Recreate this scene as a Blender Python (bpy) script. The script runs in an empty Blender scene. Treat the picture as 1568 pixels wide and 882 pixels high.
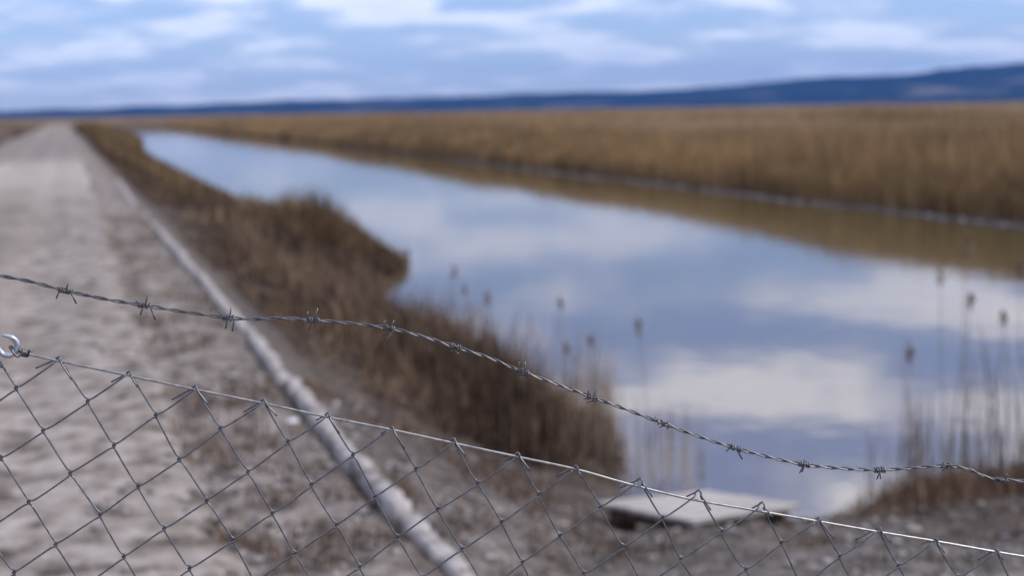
import bpy, math, random
import numpy as np
from mathutils import Vector, Matrix

random.seed(7)
rng = np.random.default_rng(7)
scene = bpy.context.scene
C = scene.collection

# ------------------------------------------------------------------ camera
FPX = 1568 * 50 / 36                       # focal length in photograph pixels (50 mm on 36 mm)
EYE = 1.75
ROLL = math.atan(27 / 1568)
PITCH = math.atan(273 / FPX)
YAW = math.radians(17.2966)                # world +Y is the direction of the dirt path
FWD = np.array([math.sin(YAW) * math.cos(PITCH), math.cos(YAW) * math.cos(PITCH), -math.sin(PITCH)])
_r = np.array([math.cos(YAW), -math.sin(YAW), 0.0])
_u = np.cross(_r, FWD)
RGT = _r * math.cos(ROLL) - _u * math.sin(ROLL)
UPV = _u * math.cos(ROLL) + _r * math.sin(ROLL)
CAM = np.array([0, 0, EYE])

cd = bpy.data.cameras.new('camera')
cam = bpy.data.objects.new('camera', cd)
C.objects.link(cam)
cam.matrix_world = Matrix(((RGT[0], UPV[0], -FWD[0], 0), (RGT[1], UPV[1], -FWD[1], 0),
                           (RGT[2], UPV[2], -FWD[2], EYE), (0, 0, 0, 1)))
cd.lens = 50
cd.sensor_width = 36
cd.clip_start = 0.05
cd.clip_end = 60000
cd.dof.use_dof = True
cd.dof.focus_distance = 1.745
cd.dof.aperture_fstop = 3.6
scene.camera = cam

# ------------------------------------------------------------------ light
SUN_EL, SUN_AZ = math.radians(42), YAW + math.radians(98)     # azimuth clockwise from +Y
w = bpy.data.worlds.new('World')
scene.world = w
w.use_nodes = True
nt = w.node_tree
nt.nodes.clear()


def N(tree, kind, **kw):
    n = tree.nodes.new(kind)
    for k, v in kw.items():
        setattr(n, k, v)
    return n


def math_node(tree, op, a, b=None, clamp=False):
    n = N(tree, 'ShaderNodeMath', operation=op, use_clamp=clamp)
    for i, v in enumerate((a, b)):
        if v is None:
            continue
        if isinstance(v, (int, float)):
            n.inputs[i].default_value = v
        else:
            tree.links.new(v, n.inputs[i])
    return n.outputs[0]


def ramp(tree, fac, stops):
    n = N(tree, 'ShaderNodeValToRGB')
    el = n.color_ramp.elements
    while len(el) < len(stops):
        el.new(0.5)
    for e, (p, c) in zip(el, stops):
        e.position = p
        e.color = (c, c, c, 1) if isinstance(c, (int, float)) else (*c, 1)
    tree.links.new(fac, n.inputs[0])
    return n.outputs[0]


def noise(tree, vec, scale, detail=4, rough=0.55, mapping=None):
    if mapping is not None:
        m = N(tree, 'ShaderNodeMapping')
        m.inputs['Location'].default_value = mapping[0]
        m.inputs['Scale'].default_value = mapping[1]
        tree.links.new(vec, m.inputs[0])
        vec = m.outputs[0]
    n = N(tree, 'ShaderNodeTexNoise')
    n.inputs['Scale'].default_value = scale
    n.inputs['Detail'].default_value = detail
    n.inputs['Roughness'].default_value = rough
    tree.links.new(vec, n.inputs['Vector'])
    return n.outputs['Fac']


def mixc(tree, fac, a, b, blend='MIX'):
    n = N(tree, 'ShaderNodeMix', data_type='RGBA', blend_type=blend)
    for sock, v in ((n.inputs[0], fac), (n.inputs[6], a), (n.inputs[7], b)):
        if isinstance(v, (int, float)):
            sock.default_value = v
        elif isinstance(v, tuple):
            sock.default_value = (*v, 1)
        else:
            tree.links.new(v, sock)
    return n.outputs[2]


sky = N(nt, 'ShaderNodeTexSky', sky_type='NISHITA')
sky.sun_disc = False
sky.sun_elevation = SUN_EL
sky.sun_rotation = SUN_AZ
sky.air_density = 1.0
sky.dust_density = 0.3
sky.ozone_density = 1.3
tc = N(nt, 'ShaderNodeTexCoord')
sep = N(nt, 'ShaderNodeSeparateXYZ')
nt.links.new(tc.outputs['Generated'], sep.inputs[0])
zz = math_node(nt, 'ADD', math_node(nt, 'MAXIMUM', sep.outputs[2], 0.0), 0.14)
cx = math_node(nt, 'DIVIDE', sep.outputs[0], zz)
cy = math_node(nt, 'DIVIDE', sep.outputs[1], zz)
comb = N(nt, 'ShaderNodeCombineXYZ')
nt.links.new(cx, comb.inputs[0])
nt.links.new(cy, comb.inputs[1])
cl1 = noise(nt, comb.outputs[0], 2.0, 4, 0.52, ((40.63, 13.66, 0.0), (1, 1, 1)))
cl2 = noise(nt, comb.outputs[0], 0.7, 3, 0.5, ((7.1, 4.4, 2.0), (1, 1, 1)))
cmask = math_node(nt, 'ADD', math_node(nt, 'MULTIPLY', cl1, 0.75), math_node(nt, 'MULTIPLY', cl2, 0.25))
cover = ramp(nt, cmask, ((0.41, 0.14), (0.49, 0.52), (0.58, 1.0)))
shade = ramp(nt, cl1, ((0.45, (0.42, 0.47, 0.66)), (0.58, (1.02, 1.0, 1.06)), (0.72, (0.72, 0.74, 0.88))))
skyc = mixc(nt, 1.0, sky.outputs[0], (0.069, 0.080, 0.118), 'MULTIPLY')
# clouds thin out into the blue air towards the horizon
low = ramp(nt, sep.outputs[2], ((0.0, 0.28), (0.06, 0.55), (0.14, 1.0)))
cover = math_node(nt, 'MULTIPLY', cover, low)
final = mixc(nt, cover, skyc, shade)
bg = N(nt, 'ShaderNodeBackground')
bg.inputs[1].default_value = 1.0
nt.links.new(final, bg.inputs[0])
wo = N(nt, 'ShaderNodeOutputWorld')
nt.links.new(bg.outputs[0], wo.inputs[0])

sd = bpy.data.lights.new('sun', 'SUN')
sd.energy = 2.4
sd.angle = math.radians(2.0)
sd.color = (1.0, 0.95, 0.88)
sun = bpy.data.objects.new('sun', sd)
C.objects.link(sun)
sdir = Vector((math.sin(SUN_AZ) * math.cos(SUN_EL), math.cos(SUN_AZ) * math.cos(SUN_EL), math.sin(SUN_EL)))
sun.rotation_euler = sdir.to_track_quat('Z', 'Y').to_euler()
sun.location = (20, 20, 60)

vs = scene.view_settings
vs.view_transform = 'Standard'
vs.look = 'None'
vs.exposure = 0.5
vs.gamma = 1.0
scene.render.engine = 'CYCLES'
scene.cycles.use_denoising = True
scene.cycles.volume_bounces = 0
scene.cycles.max_bounces = 4

# ------------------------------------------------------------------ helpers


def ray(px, py):
    return RGT * (px - 784) / FPX - UPV * (py - 441) / FPX + FWD


def at(px, py, z):
    d = ray(px, py)
    return CAM + d * ((z - EYE) / d[2])


def tag(o, label=None, cat=None, group=None, kind=None):
    for k, v in (('label', label), ('category', cat), ('group', group), ('kind', kind)):
        if v:
            o[k] = v
    return o


def empty(name, loc=(0, 0, 0)):
    o = bpy.data.objects.new(name, None)
    o.empty_display_size = 0.1
    C.objects.link(o)
    o.location = loc
    return o


def obj(name, me, m=None, parent=None):
    o = bpy.data.objects.new(name, me)
    if m is not None and not me.materials:
        me.materials.append(m)
    C.objects.link(o)
    if parent is not None:
        o.parent = parent
    return o


def np_mesh(name, verts, loops, starts, totals, smooth=False):
    me = bpy.data.meshes.new(name)
    me.vertices.add(len(verts))
    me.vertices.foreach_set('co', np.asarray(verts, dtype=np.float32).ravel())
    me.loops.add(len(loops))
    me.loops.foreach_set('vertex_index', np.asarray(loops, dtype=np.int32))
    me.polygons.add(len(starts))
    me.polygons.foreach_set('loop_start', np.asarray(starts, dtype=np.int32))
    me.polygons.foreach_set('loop_total', np.asarray(totals, dtype=np.int32))
    if smooth:
        me.polygons.foreach_set('use_smooth', np.ones(len(starts), dtype=bool))
    me.update(calc_edges=True)
    return me


def grid_mesh(name, P, smooth=True):
    """P: (ny, nx, 3)"""
    ny, nx = P.shape[:2]
    i = np.arange(ny * nx).reshape(ny, nx)
    q = np.stack([i[:-1, :-1], i[:-1, 1:], i[1:, 1:], i[1:, :-1]], -1).reshape(-1, 4)
    n = len(q)
    return np_mesh(name, P.reshape(-1, 3), q.ravel(), np.arange(n) * 4, np.full(n, 4), smooth)


def _hash(ix, iy, s):
    h = (ix.astype(np.int64) * 374761393 + iy.astype(np.int64) * 668265263 + s * 974634221) & 0xffffffff
    h = ((h ^ (h >> 13)) * 1274126177) & 0xffffffff
    return ((h ^ (h >> 16)) & 0xffff) / 65535.0


def vnoise(x, y, s=0):
    ix, iy = np.floor(x), np.floor(y)
    fx, fy = x - ix, y - iy
    fx, fy = fx * fx * (3 - 2 * fx), fy * fy * (3 - 2 * fy)
    a, b = _hash(ix, iy, s), _hash(ix + 1, iy, s)
    c, d = _hash(ix, iy + 1, s), _hash(ix + 1, iy + 1, s)
    return (a * (1 - fx) + b * fx) * (1 - fy) + (c * (1 - fx) + d * fx) * fy


def fbm(x, y, s=0, o=3):
    t, a, n = 0, 0.5, 0
    for k in range(o):
        t = t + a * vnoise(x, y, s + k)
        n += a
        a *= 0.5
        x, y = x * 2.1 + 3.3, y * 2.1 + 1.7
    return t / n


def smooth01(t):
    t = np.clip(t, 0, 1)
    return t * t * (3 - 2 * t)


# ------------------------------------------------------------------ materials


def material(name, build, rough=0.9, spec=0.3, metal=0.0):
    m = bpy.data.materials.new(name)
    m.use_nodes = True
    t = m.node_tree
    b = t.nodes['Principled BSDF']
    b.inputs['Roughness'].default_value = rough
    b.inputs['Specular IOR Level'].default_value = spec
    b.inputs['Metallic'].default_value = metal
    g = N(t, 'ShaderNodeNewGeometry')
    col = build(t, g, b)
    if isinstance(col, tuple):
        b.inputs['Base Color'].default_value = (*col, 1)
    else:
        t.links.new(col, b.inputs['Base Color'])
    return m


def bump(t, b, h, strength=0.5, dist=0.02):
    n = N(t, 'ShaderNodeBump')
    n.inputs['Strength'].default_value = strength
    n.inputs['Distance'].default_value = dist
    t.links.new(h, n.inputs['Height'])
    t.links.new(n.outputs[0], b.inputs['Normal'])


def m_soil(t, g, b):
    p = g.outputs['Position']
    big = noise(t, p, 0.35, 5, 0.6)
    mid = noise(t, p, 4.2, 6, 0.68)
    fine = noise(t, p, 22, 5, 0.7)
    c = ramp(t, mid, ((0.36, (0.032, 0.027, 0.024)), (0.48, (0.115, 0.10, 0.092)), (0.63, (0.28, 0.257, 0.248))))
    c2 = ramp(t, big, ((0.35, (0.10, 0.08, 0.064)), (0.6, (0.21, 0.188, 0.177))))
    c = mixc(t, 0.28, c, c2)
    # dark peaty earth on the bank between edging and water
    s = N(t, 'ShaderNodeSeparateXYZ')
    t.links.new(p, s.inputs[0])
    sx = math_node(t, 'ADD', s.outputs[0], math_node(t, 'MULTIPLY', math_node(t, 'SUBTRACT', mid, 0.5), 1.6))
    sy = math_node(t, 'ADD', s.outputs[1], math_node(t, 'MULTIPLY', math_node(t, 'SUBTRACT', big, 0.5), 4.0))
    pe = math_node(t, 'MULTIPLY', ramp(t, math_node(t, 'DIVIDE', sx, 10.0), ((0.135, 0.0), (0.17, 1.0))),
                   ramp(t, math_node(t, 'DIVIDE', sy, 20.0), ((0.28, 0.0), (0.42, 1.0))))
    dust = ramp(t, math_node(t, 'DIVIDE', sx, 4.0), ((0.24, 1.0), (0.40, 0.0)))
    c = mixc(t, 1.0, c, mixc(t, dust, (0.92, 0.9, 0.9), (1.55, 1.5, 1.45)), 'MULTIPLY')
    peat = ramp(t, mid, ((0.36, (0.026, 0.019, 0.015)), (0.5, (0.062, 0.046, 0.036)), (0.66, (0.135, 0.106, 0.086))))
    c = mixc(t, math_node(t, 'MULTIPLY', pe, 0.85), c, peat)
    f = ramp(t, fine, ((0.3, 0.55), (0.55, 1.0), (0.75, 1.25)))
    bump(t, b, fine, 0.6, 0.03)
    return mixc(t, 0.8, c, f, 'MULTIPLY')


def m_path(t, g, b):
    p = g.outputs['Position']
    s = N(t, 'ShaderNodeSeparateXYZ')
    t.links.new(p, s.inputs[0])
    # wheel tracks of pale compacted dust, with darker scuffed crown between
    wob = noise(t, p, 0.12, 2, 0.5)
    xw = math_node(t, 'ADD', s.outputs[0], math_node(t, 'MULTIPLY', math_node(t, 'SUBTRACT', wob, 0.5), 0.9))
    a = math_node(t, 'ABSOLUTE', math_node(t, 'ADD', math_node(t, 'ABSOLUTE', math_node(t, 'ADD', xw, 1.15)), -0.8))
    track = ramp(t, a, ((0.10, 1.0), (0.55, 0.0)))
    streak = noise(t, p, 1.0, 5, 0.6, ((0, 0, 0), (2.2, 0.16, 1)))
    mid = noise(t, p, 17.0, 5, 0.75)
    lrg = noise(t, p, 0.9, 4, 0.6, ((4, 2, 0), (1, 0.35, 1)))
    fine = noise(t, p, 26, 5, 0.7)
    base = ramp(t, mid, ((0.34, (0.14, 0.12, 0.104)), (0.44, (0.215, 0.188, 0.168)), (0.68, (0.29, 0.257, 0.235))))
    pale = ramp(t, streak, ((0.36, (0.21, 0.183, 0.163)), (0.6, (0.39, 0.35, 0.325))))
    c = mixc(t, math_node(t, 'MULTIPLY', track, 0.8), base, pale)
    rim_ = ramp(t, math_node(t, 'ADD', math_node(t, 'ADD', s.outputs[0], math_node(t, 'MULTIPLY', mid, 0.8)), math_node(t, 'MULTIPLY', lrg, 2.0)), ((0.30, 0.0), (1.0, 1.0)))
    m2 = noise(t, p, 4.2, 6, 0.68)
    soil = ramp(t, m2, ((0.36, (0.07, 0.06, 0.052)), (0.47, (0.24, 0.208, 0.19)), (0.62, (0.38, 0.345, 0.33))))
    c = mixc(t, rim_, c, soil)
    c = mixc(t, 1.0, c, ramp(t, lrg, ((0.36, (0.80, 0.79, 0.78)), (0.62, (1.10, 1.10, 1.10)))), 'MULTIPLY')
    # a stretch re-laid with pale limestone chippings
    yb = ramp(t, math_node(t, 'DIVIDE', math_node(t, 'ADD', s.outputs[1], math_node(t, 'MULTIPLY', mid, 9.0)), 100.0),
              ((0.33, 0.0), (0.47, 1.0), (0.58, 1.0), (0.72, 0.0)))
    c = mixc(t, math_node(t, 'MULTIPLY', yb, 0.5), c, (0.47, 0.445, 0.425))
    yc = ramp(t, math_node(t, 'DIVIDE', math_node(t, 'ADD', s.outputs[1], math_node(t, 'MULTIPLY', mid, 9.0)), 200.0),
              ((0.34, 0.0), (0.38, 1.0), (0.60, 1.0), (0.70, 0.0)))
    c = mixc(t, math_node(t, 'MULTIPLY', yc, 0.5), c, (0.20, 0.185, 0.19))
    f = ramp(t, fine, ((0.3, 0.72), (0.6, 1.0)))
    bump(t, b, fine, 0.25, 0.015)
    c = mixc(t, 1.0, c, (0.98, 0.97, 0.94), 'MULTIPLY')
    return mixc(t, 0.8, c, f, 'MULTIPLY')


def m_blade(lo, mid, hi, soft=False):
    def f(t, g, b):
        c = ramp(t, g.outputs['Random Per Island'], ((0.0, lo), (0.5, mid), (1.0, hi)))
        p = noise(t, g.outputs['Position'], 0.8, 4, 0.6, ((0, 0, 0), (1, 0.45, 0.3)))
        v = ramp(t, p, ((0.33, (0.74, 0.72, 0.7)), (0.5, (0.98, 0.97, 0.96)), (0.67, (1.18, 1.14, 1.08)))) if soft else ramp(t, p, ((0.36, (0.52, 0.50, 0.50)), (0.5, (0.9, 0.89, 0.88)), (0.64, (1.3, 1.25, 1.15))))
        q = noise(t, g.outputs['Position'], 0.07, 3, 0.6)
        v2 = ramp(t, q, ((0.38, (0.74, 0.72, 0.72)), (0.62, (1.18, 1.14, 1.05))))
        return mixc(t, 1.0, mixc(t, 1.0, c, v, 'MULTIPLY'), v2, 'MULTIPLY')
    return f


def m_concrete(t, g, b):
    p = g.outputs['Position']
    a = noise(t, p, 9, 6, 0.65)
    f = noise(t, p, 60, 4, 0.7)
    c = ramp(t, a, ((0.34, (0.12, 0.105, 0.095)), (0.47, (0.33, 0.303, 0.29)), (0.66, (0.45, 0.42, 0.405))))
    v = ramp(t, g.outputs['Random Per Island'], ((0.0, 0.85), (1.0, 1.08)))
    bump(t, b, f, 0.5, 0.01)
    return mixc(t, 1.0, c, v, 'MULTIPLY')


def m_oldwood(t, g, b):
    p = g.outputs['Position']
    gr = noise(t, p, 6, 6, 0.6, ((0, 0, 0), (0.6, 9, 9)))
    c = ramp(t, gr, ((0.32, (0.22, 0.195, 0.178)), (0.5, (0.41, 0.38, 0.36)), (0.7, (0.53, 0.50, 0.48))))
    v = ramp(t, g.outputs['Random Per Island'], ((0.0, 0.82), (1.0, 1.06)))
    bump(t, b, gr, 0.5, 0.005)
    return mixc(t, 1.0, c, v, 'MULTIPLY')


def m_darkwood(t, g, b):
    gr = noise(t, g.outputs['Position'], 14, 5, 0.6)
    return ramp(t, gr, ((0.35, (0.05, 0.038, 0.03)), (0.65, (0.13, 0.09, 0.07))))


def m_zinc(lo, hi, rust=0.0):
    def f(t, g, b):
        p = g.outputs['Position']
        a = noise(t, p, 130, 4, 0.6)
        c = ramp(t, a, ((0.35, lo), (0.65, hi)))
        rr = noise(t, p, 38, 3, 0.6)
        r = ramp(t, rr, ((0.66, 0.0), (0.72, rust)))
        t.links.new(ramp(t, a, ((0.3, 0.30), (0.7, 0.5))), b.inputs['Roughness'])
        return mixc(t, r, c, (0.16, 0.075, 0.03))
    return f


def m_hill(t, g, b):
    p = g.outputs['Position']
    a = noise(t, p, 0.0016, 5, 0.6)
    return ramp(t, a, ((0.4, (0.007, 0.011, 0.012)), (0.56, (0.014, 0.02, 0.018)), (0.66, (0.13, 0.115, 0.09))))


def m_canopy(t, g, b):
    p = g.outputs['Position']
    a = noise(t, p, 0.05, 5, 0.6)
    f = noise(t, p, 1.5, 4, 0.7)
    c = ramp(t, a, ((0.35, (0.11, 0.074, 0.045)), (0.5, (0.175, 0.12, 0.074)), (0.66, (0.25, 0.18, 0.115))))
    v = ramp(t, f, ((0.3, 0.7), (0.7, 1.2)))
    bump(t, b, f, 1.0, 0.4)
    return mixc(t, 1.0, c, v, 'MULTIPLY')


def m_silt(t, g, b):
    a = noise(t, g.outputs['Position'], 3.0, 5, 0.65)
    return ramp(t, a, ((0.35, (0.07, 0.052, 0.04)), (0.52, (0.15, 0.125, 0.11)), (0.62, (0.36, 0.33, 0.32))))


M_SOIL = material('soil', m_soil, 0.95, 0.15)
M_PATH = material('path_dust', m_path, 0.95, 0.15)
M_REED = material('reed_tan', m_blade((0.15, 0.096, 0.045), (0.28, 0.186, 0.094), (0.43, 0.305, 0.17), True), 0.8, 0.2)
M_BANK = material('bank_grass', m_blade((0.06, 0.042, 0.032), (0.135, 0.094, 0.070), (0.27, 0.195, 0.14)), 0.85, 0.15)
M_CLUMP = material('clump_reed', m_blade((0.07, 0.047, 0.026), (0.145, 0.099, 0.055), (0.27, 0.19, 0.11)), 0.85, 0.15)
M_STALK = material('stalk', m_blade((0.12, 0.09, 0.07), (0.22, 0.17, 0.13), (0.33, 0.26, 0.2)), 0.8, 0.2)
M_PLUME = material('plume', m_blade((0.15, 0.115, 0.085), (0.2, 0.155, 0.12), (0.26, 0.205, 0.16)), 0.95, 0.1)
M_CONC = material('weathered_concrete', m_concrete, 0.92, 0.2)
M_WOOD = material('weathered_plank', m_oldwood, 0.85, 0.2)
M_DARK = material('dark_timber', m_darkwood, 0.9, 0.2)  # dark brown bearers and blocks, keeping the deck's underside darker than its planks
M_BARB = material('barbed_steel', m_zinc((0.10, 0.10, 0.105), (0.22, 0.22, 0.225), 0.5), 0.4, 0.5, 0.85)
M_MESH = material('galvanised_mesh', m_zinc((0.10, 0.102, 0.118), (0.19, 0.194, 0.215), 0.25), 0.45, 0.5, 0.75)
M_TENS = material('tension_steel', m_zinc((0.27, 0.265, 0.265), (0.42, 0.41, 0.395), 0.1), 0.35, 0.5, 0.95)
M_HOOK = material('zinc_hook', m_zinc((0.42, 0.46, 0.52), (0.62, 0.65, 0.7), 0.0), 0.3, 0.5, 0.95)
M_POST = material('post_paint', m_zinc((0.2, 0.21, 0.21), (0.27, 0.28, 0.28), 0.2), 0.5, 0.5, 0.4)
M_HILL = material('forest_hill', m_hill, 1.0, 0.0)
M_CANOPY = material('reed_canopy', m_canopy, 0.95, 0.1)
M_SILT = material('pale_silt', m_silt, 0.9, 0.2)
M_STONE = material('stone', lambda t, g, b: ramp(t, g.outputs['Random Per Island'], (
    (0.0, (0.07, 0.062, 0.057)), (0.5, (0.17, 0.155, 0.148)), (1.0, (0.38, 0.36, 0.35)))), 0.9, 0.2)
M_WHITE = material('white_stone', lambda t, g, b: ramp(t, noise(t, g.outputs['Position'], 30, 4), (
    (0.35, (0.55, 0.55, 0.58)), (0.6, (0.80, 0.80, 0.84)))), 0.7, 0.4)

# water: murky body under a clear reflecting surface with faint ripples
M_WATER = bpy.data.materials.new('canal_water')
M_WATER.use_nodes = True
t = M_WATER.node_tree
t.nodes.clear()
g = N(t, 'ShaderNodeNewGeometry')
n1 = noise(t, g.outputs['Position'], 1.3, 3, 0.5)
n2 = noise(t, g.outputs['Position'], 6.0, 2, 0.5)
hh = math_node(t, 'ADD', n1, math_node(t, 'MULTIPLY', n2, 0.16))
bp = N(t, 'ShaderNodeBump')
bp.inputs['Strength'].default_value = 0.2
bp.inputs['Distance'].default_value = 0.018
t.links.new(hh, bp.inputs['Height'])
df = N(t, 'ShaderNodeBsdfDiffuse')
df.inputs[0].default_value = (0.095, 0.07, 0.036, 1)
gl = N(t, 'ShaderNodeBsdfGlossy')
gl.inputs['Roughness'].default_value = 0.04
gl.inputs[0].default_value = (0.95, 0.95, 0.95, 1)
t.links.new(bp.outputs[0], gl.inputs['Normal'])
fr = N(t, 'ShaderNodeFresnel')
fr.inputs[0].default_value = 5.0
t.links.new(bp.outputs[0], fr.inputs['Normal'])
mx = N(t, 'ShaderNodeMixShader')
t.links.new(fr.outputs[0], mx.inputs[0])
t.links.new(df.outputs[0], mx.inputs[1])
t.links.new(gl.outputs[0], mx.inputs[2])
mo = N(t, 'ShaderNodeOutputMaterial')
t.links.new(mx.outputs[0], mo.inputs[0])

# ------------------------------------------------------------------ terrain
WATER_Z = -1.0
_LS = np.array([(3.7, -50), (3.7, 9.2), (4.05, 10.3), (4.5, 11.7), (4.25, 14.6), (4.05, 17.7), (4.15, 20), (4.6, 22),
                (5.85, 25.2), (5.5, 27), (4.6, 29.5), (4.2, 34), (4.25, 50), (4.2, 73), (4.9, 105), (6.6, 128),
                (6.4, 150), (4.8, 185), (5.5, 250), (12.9, 286), (16, 300), (16, 20000)])
_NS = np.array([(-50, 8.9), (3.4, 8.9), (4.0, 8.5), (4.62, 8.24), (4.94, 8.28), (5.39, 8.5), (5.9, 8.57), (6.5, 8.53),
                (9, 8.3), (14, 9.5), (20, 14), (26, 20), (9000, 20)])


def shore_left(y):
    return np.interp(y, _LS[:, 1], _LS[:, 0]) + 0.25 * (fbm(y * 0.6, y * 0 + 5.1, 31, 2) - 0.5)


def shore_near(x):
    return np.interp(x, _NS[:, 0], _NS[:, 1])


def shore_right(y):
    return np.interp(y, [0, 26, 48, 61, 97, 147, 350], [19.7, 19.8, 20.3, 20.3, 21.6, 22.5, 22.7]) + 0.5 * (fbm(y * 0.25, y * 0 + 2.1, 41, 3) - 0.5)


def height(x, y, rough=True):
    d1 = shore_left(y) - x
    d2 = shore_near(x) - y
    d3 = x - shore_right(y)
    d4 = y - 310
    z1 = np.where(d1 > 0, 0.37 * d1, 0.25 * d1)
    z2 = np.where(d2 > 0, 0.21 * d2, 0.25 * d2)
    z3 = np.where(d3 > 0, np.minimum(0.5 * d3, 0.42), 0.3 * d3)
    z4 = np.where(d4 > 0, np.minimum(0.05 * d4, 0.4), 0.1 * d4)
    z5 = np.where(y < 330, 1.02 - 0.5 * np.maximum(x - 1.43, 0), -9)          # the dike the path runs on
    z = np.maximum(np.maximum(np.maximum(z1, z2), np.maximum(z3, z4)), z5)
    z = np.where(z > 0.85, 0.85 + 0.15 * (1 - np.exp(-np.maximum(z - 0.85, 0) / 0.15)), z)
    z = np.clip(z, -0.8, 1.0)
    # the dike falls away to a low field on the left
    left = smooth01((-2.9 - x) / 3.5)
    z = z - left * 0.55
    # the shore dips under the wooden platform
    z = z - 0.10 * np.exp(-(((x - 3.55) / 0.65) ** 2 + ((y - 7.95) / 0.5) ** 2) ** 2)
    zz_ = WATER_Z + z
    if rough:
        near = np.exp(-np.maximum(y - 10, 0) / 25)
        land = np.clip(z * 6, 0, 1) * (1 - 0.85 * np.exp(-((x - 1.36) / 0.13) ** 2))
        zz_ = zz_ + land * near * (0.075 * (fbm(x * 1.7, y * 1.7, 3) - 0.5) + 0.035 * (fbm(x * 7, y * 7, 9, 2) - 0.5))
        # washed-out hollow along the path side of the edging
        zz_ = zz_ - 0.18 * np.exp(-((x - 1.30) / 0.024) ** 2) * smooth01((fbm(x * 0 + 1, y * 1.3, 17, 2) - 0.44) * 9) * (y < 26) * 1.0
    return zz_


def graded(lo, hi, dense_lo, dense_hi, step, grow=1.12):
    a = list(np.arange(dense_lo, dense_hi + 1e-6, step))
    s = step
    v = dense_hi
    while v < hi:
        s *= grow
        v = min(v + s, hi)
        a.append(v)
    s, v = step, dense_lo
    pre = []
    while v > lo:
        s *= grow
        v = max(v - s, lo)
        pre.append(v)
    return np.array(pre[::-1] + a)


gx = graded(-14000, 14000, -3.2, 8.0, 0.07, 1.09)
gx = np.unique(np.concatenate([gx, np.arange(18.0, 24.0, 0.2), np.arange(1.2, 1.46, 0.011)]))
gy = graded(-60, 16000, 3.0, 16, 0.075, 1.022)
X, Y = np.meshgrid(gx, gy)
Z = height(X, Y)
inpath = smooth01((X + 2.75) / 0.15) * smooth01((0.75 - X) / 0.15)
Z = Z - 0.03 * inpath
ground = obj('ground', grid_mesh('ground', np.stack([X, Y, Z], -1)), M_SOIL)
tag(ground, 'grey brown earth of the dike and the banks', 'ground', kind='structure')

pu = np.linspace(-1, 1, 45)
py_ = graded(-40, 900, 3.0, 16, 0.09, 1.03)
U, Y = np.meshgrid(pu, py_)
wl = -2.62 + 0.35 * (fbm(Y * 0.3, Y * 0 + 9, 51) - 0.5)
wr = 0.62 + 0.45 * (fbm(Y * 0.4, Y * 0 + 3, 52) - 0.5) + 0.35 * (fbm(Y * 2.2, Y * 0 + 3, 53) - 0.5)
X = wl + (wr - wl) * (U + 1) / 2
Z = np.minimum(height(X, Y, False), 0.0)
rut = 0.035 * (np.exp(-((X + 1.95) / 0.22) ** 2) + np.exp(-((X + 0.35) / 0.22) ** 2))
Z = Z + 0.012 - rut + (0.02 * (fbm(X * 1.5, Y * 0.5, 61) - 0.5) + 0.003 * (fbm(X * 8, Y * 8, 62, 2) - 0.5)) * np.exp(-np.maximum(Y - 10, 0) / 25)
Z = Z - 0.05 * np.clip((np.abs(U) - 0.93) / 0.07, 0, 1)
path = obj('dirt_path', grid_mesh('dirt_path', np.stack([X, Y, Z], -1)), M_PATH)
tag(path, 'pale rutted dirt path running straight along the canal', 'path', kind='structure')

wx = np.array([0.5, 6, 12, 18, 24.0])
wy = np.array([4.0, 20, 60, 150, 320.0])
X, Y = np.meshgrid(wx, wy)
water = obj('water', grid_mesh('water', np.stack([X, Y, X * 0 + WATER_Z], -1), False), M_WATER)
tag(water, 'still canal water mirroring the clouds', 'water', kind='structure')

# pale silt rim at the foot of the far bank
sy = np.arange(20, 78, 0.3)
sv = np.linspace(0, 1, 5)
V, Y = np.meshgrid(sv, sy)
wid = 0.03 + 0.42 * smooth01((fbm(Y * 0.45, Y * 0 + 4, 71) - 0.3) * 2.2) * smooth01((66 - Y) / 30)
X = shore_right(Y) - 0.10 + V * wid
Z = WATER_Z + 0.004 + np.sin(V * math.pi) * (0.01 + 0.05 * fbm(Y * 1.3, V * 2, 72)) + 0.05 * V
rim = obj('silt_rim', grid_mesh('silt_rim', np.stack([X, Y, Z], -1)), M_SILT)
tag(rim, 'pale dried silt line along the far water edge', 'silt', kind='structure')

# ------------------------------------------------------------------ hills
ang = np.linspace(math.radians(-60), math.radians(80), 260)       # clockwise from +Y


def profile(a):
    rel = np.degrees(a - YAW)
    e = np.interp(rel, [-60, -24, -20, -12, -6, 0, 5, 9, 12, 15, 17.5, 20, 26, 34, 45, 65],
                  [0.22, 0.26, 0.32, 0.42, 0.52, 0.60, 0.64, 0.78, 1.0, 1.15, 1.25, 1.38, 1.6, 1.9, 1.7, 1.2])
    n = fbm(rel * 0.8 + 40, rel * 0 + 2, 81, 4) - 0.5
    return e * 1.0 + 0.10 * n + 0.03 * (fbm(rel * 6 + 40, rel * 0 + 2, 85, 2) - 0.5)


rows = np.linspace(0, 1, 14)
R0, R1 = 6600.0, 9000.0
A, T = np.meshgrid(ang, rows)
R = R0 + (R1 - R0) * T + 500 * (fbm(np.degrees(A) * 0.4, T * 2, 88) - 0.5)
zt = np.tan(np.radians(profile(A))) * R1
zf = np.where(T < 0.85, smooth01(T / 0.85) ** 0.8, 1 - (T - 0.85) * 1.5)
Zh = -2 + zt * zf * (0.88 + 0.24 * fbm(np.degrees(A) * 0.7 + 9, T * 4, 90))
hills = obj('hills', grid_mesh('hills', np.stack([np.sin(A) * R, np.cos(A) * R, Zh], -1)), M_HILL)
tag(hills, 'low wooded hills fading blue along the horizon', 'hills', kind='structure')

# ------------------------------------------------------------------ blades


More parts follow.
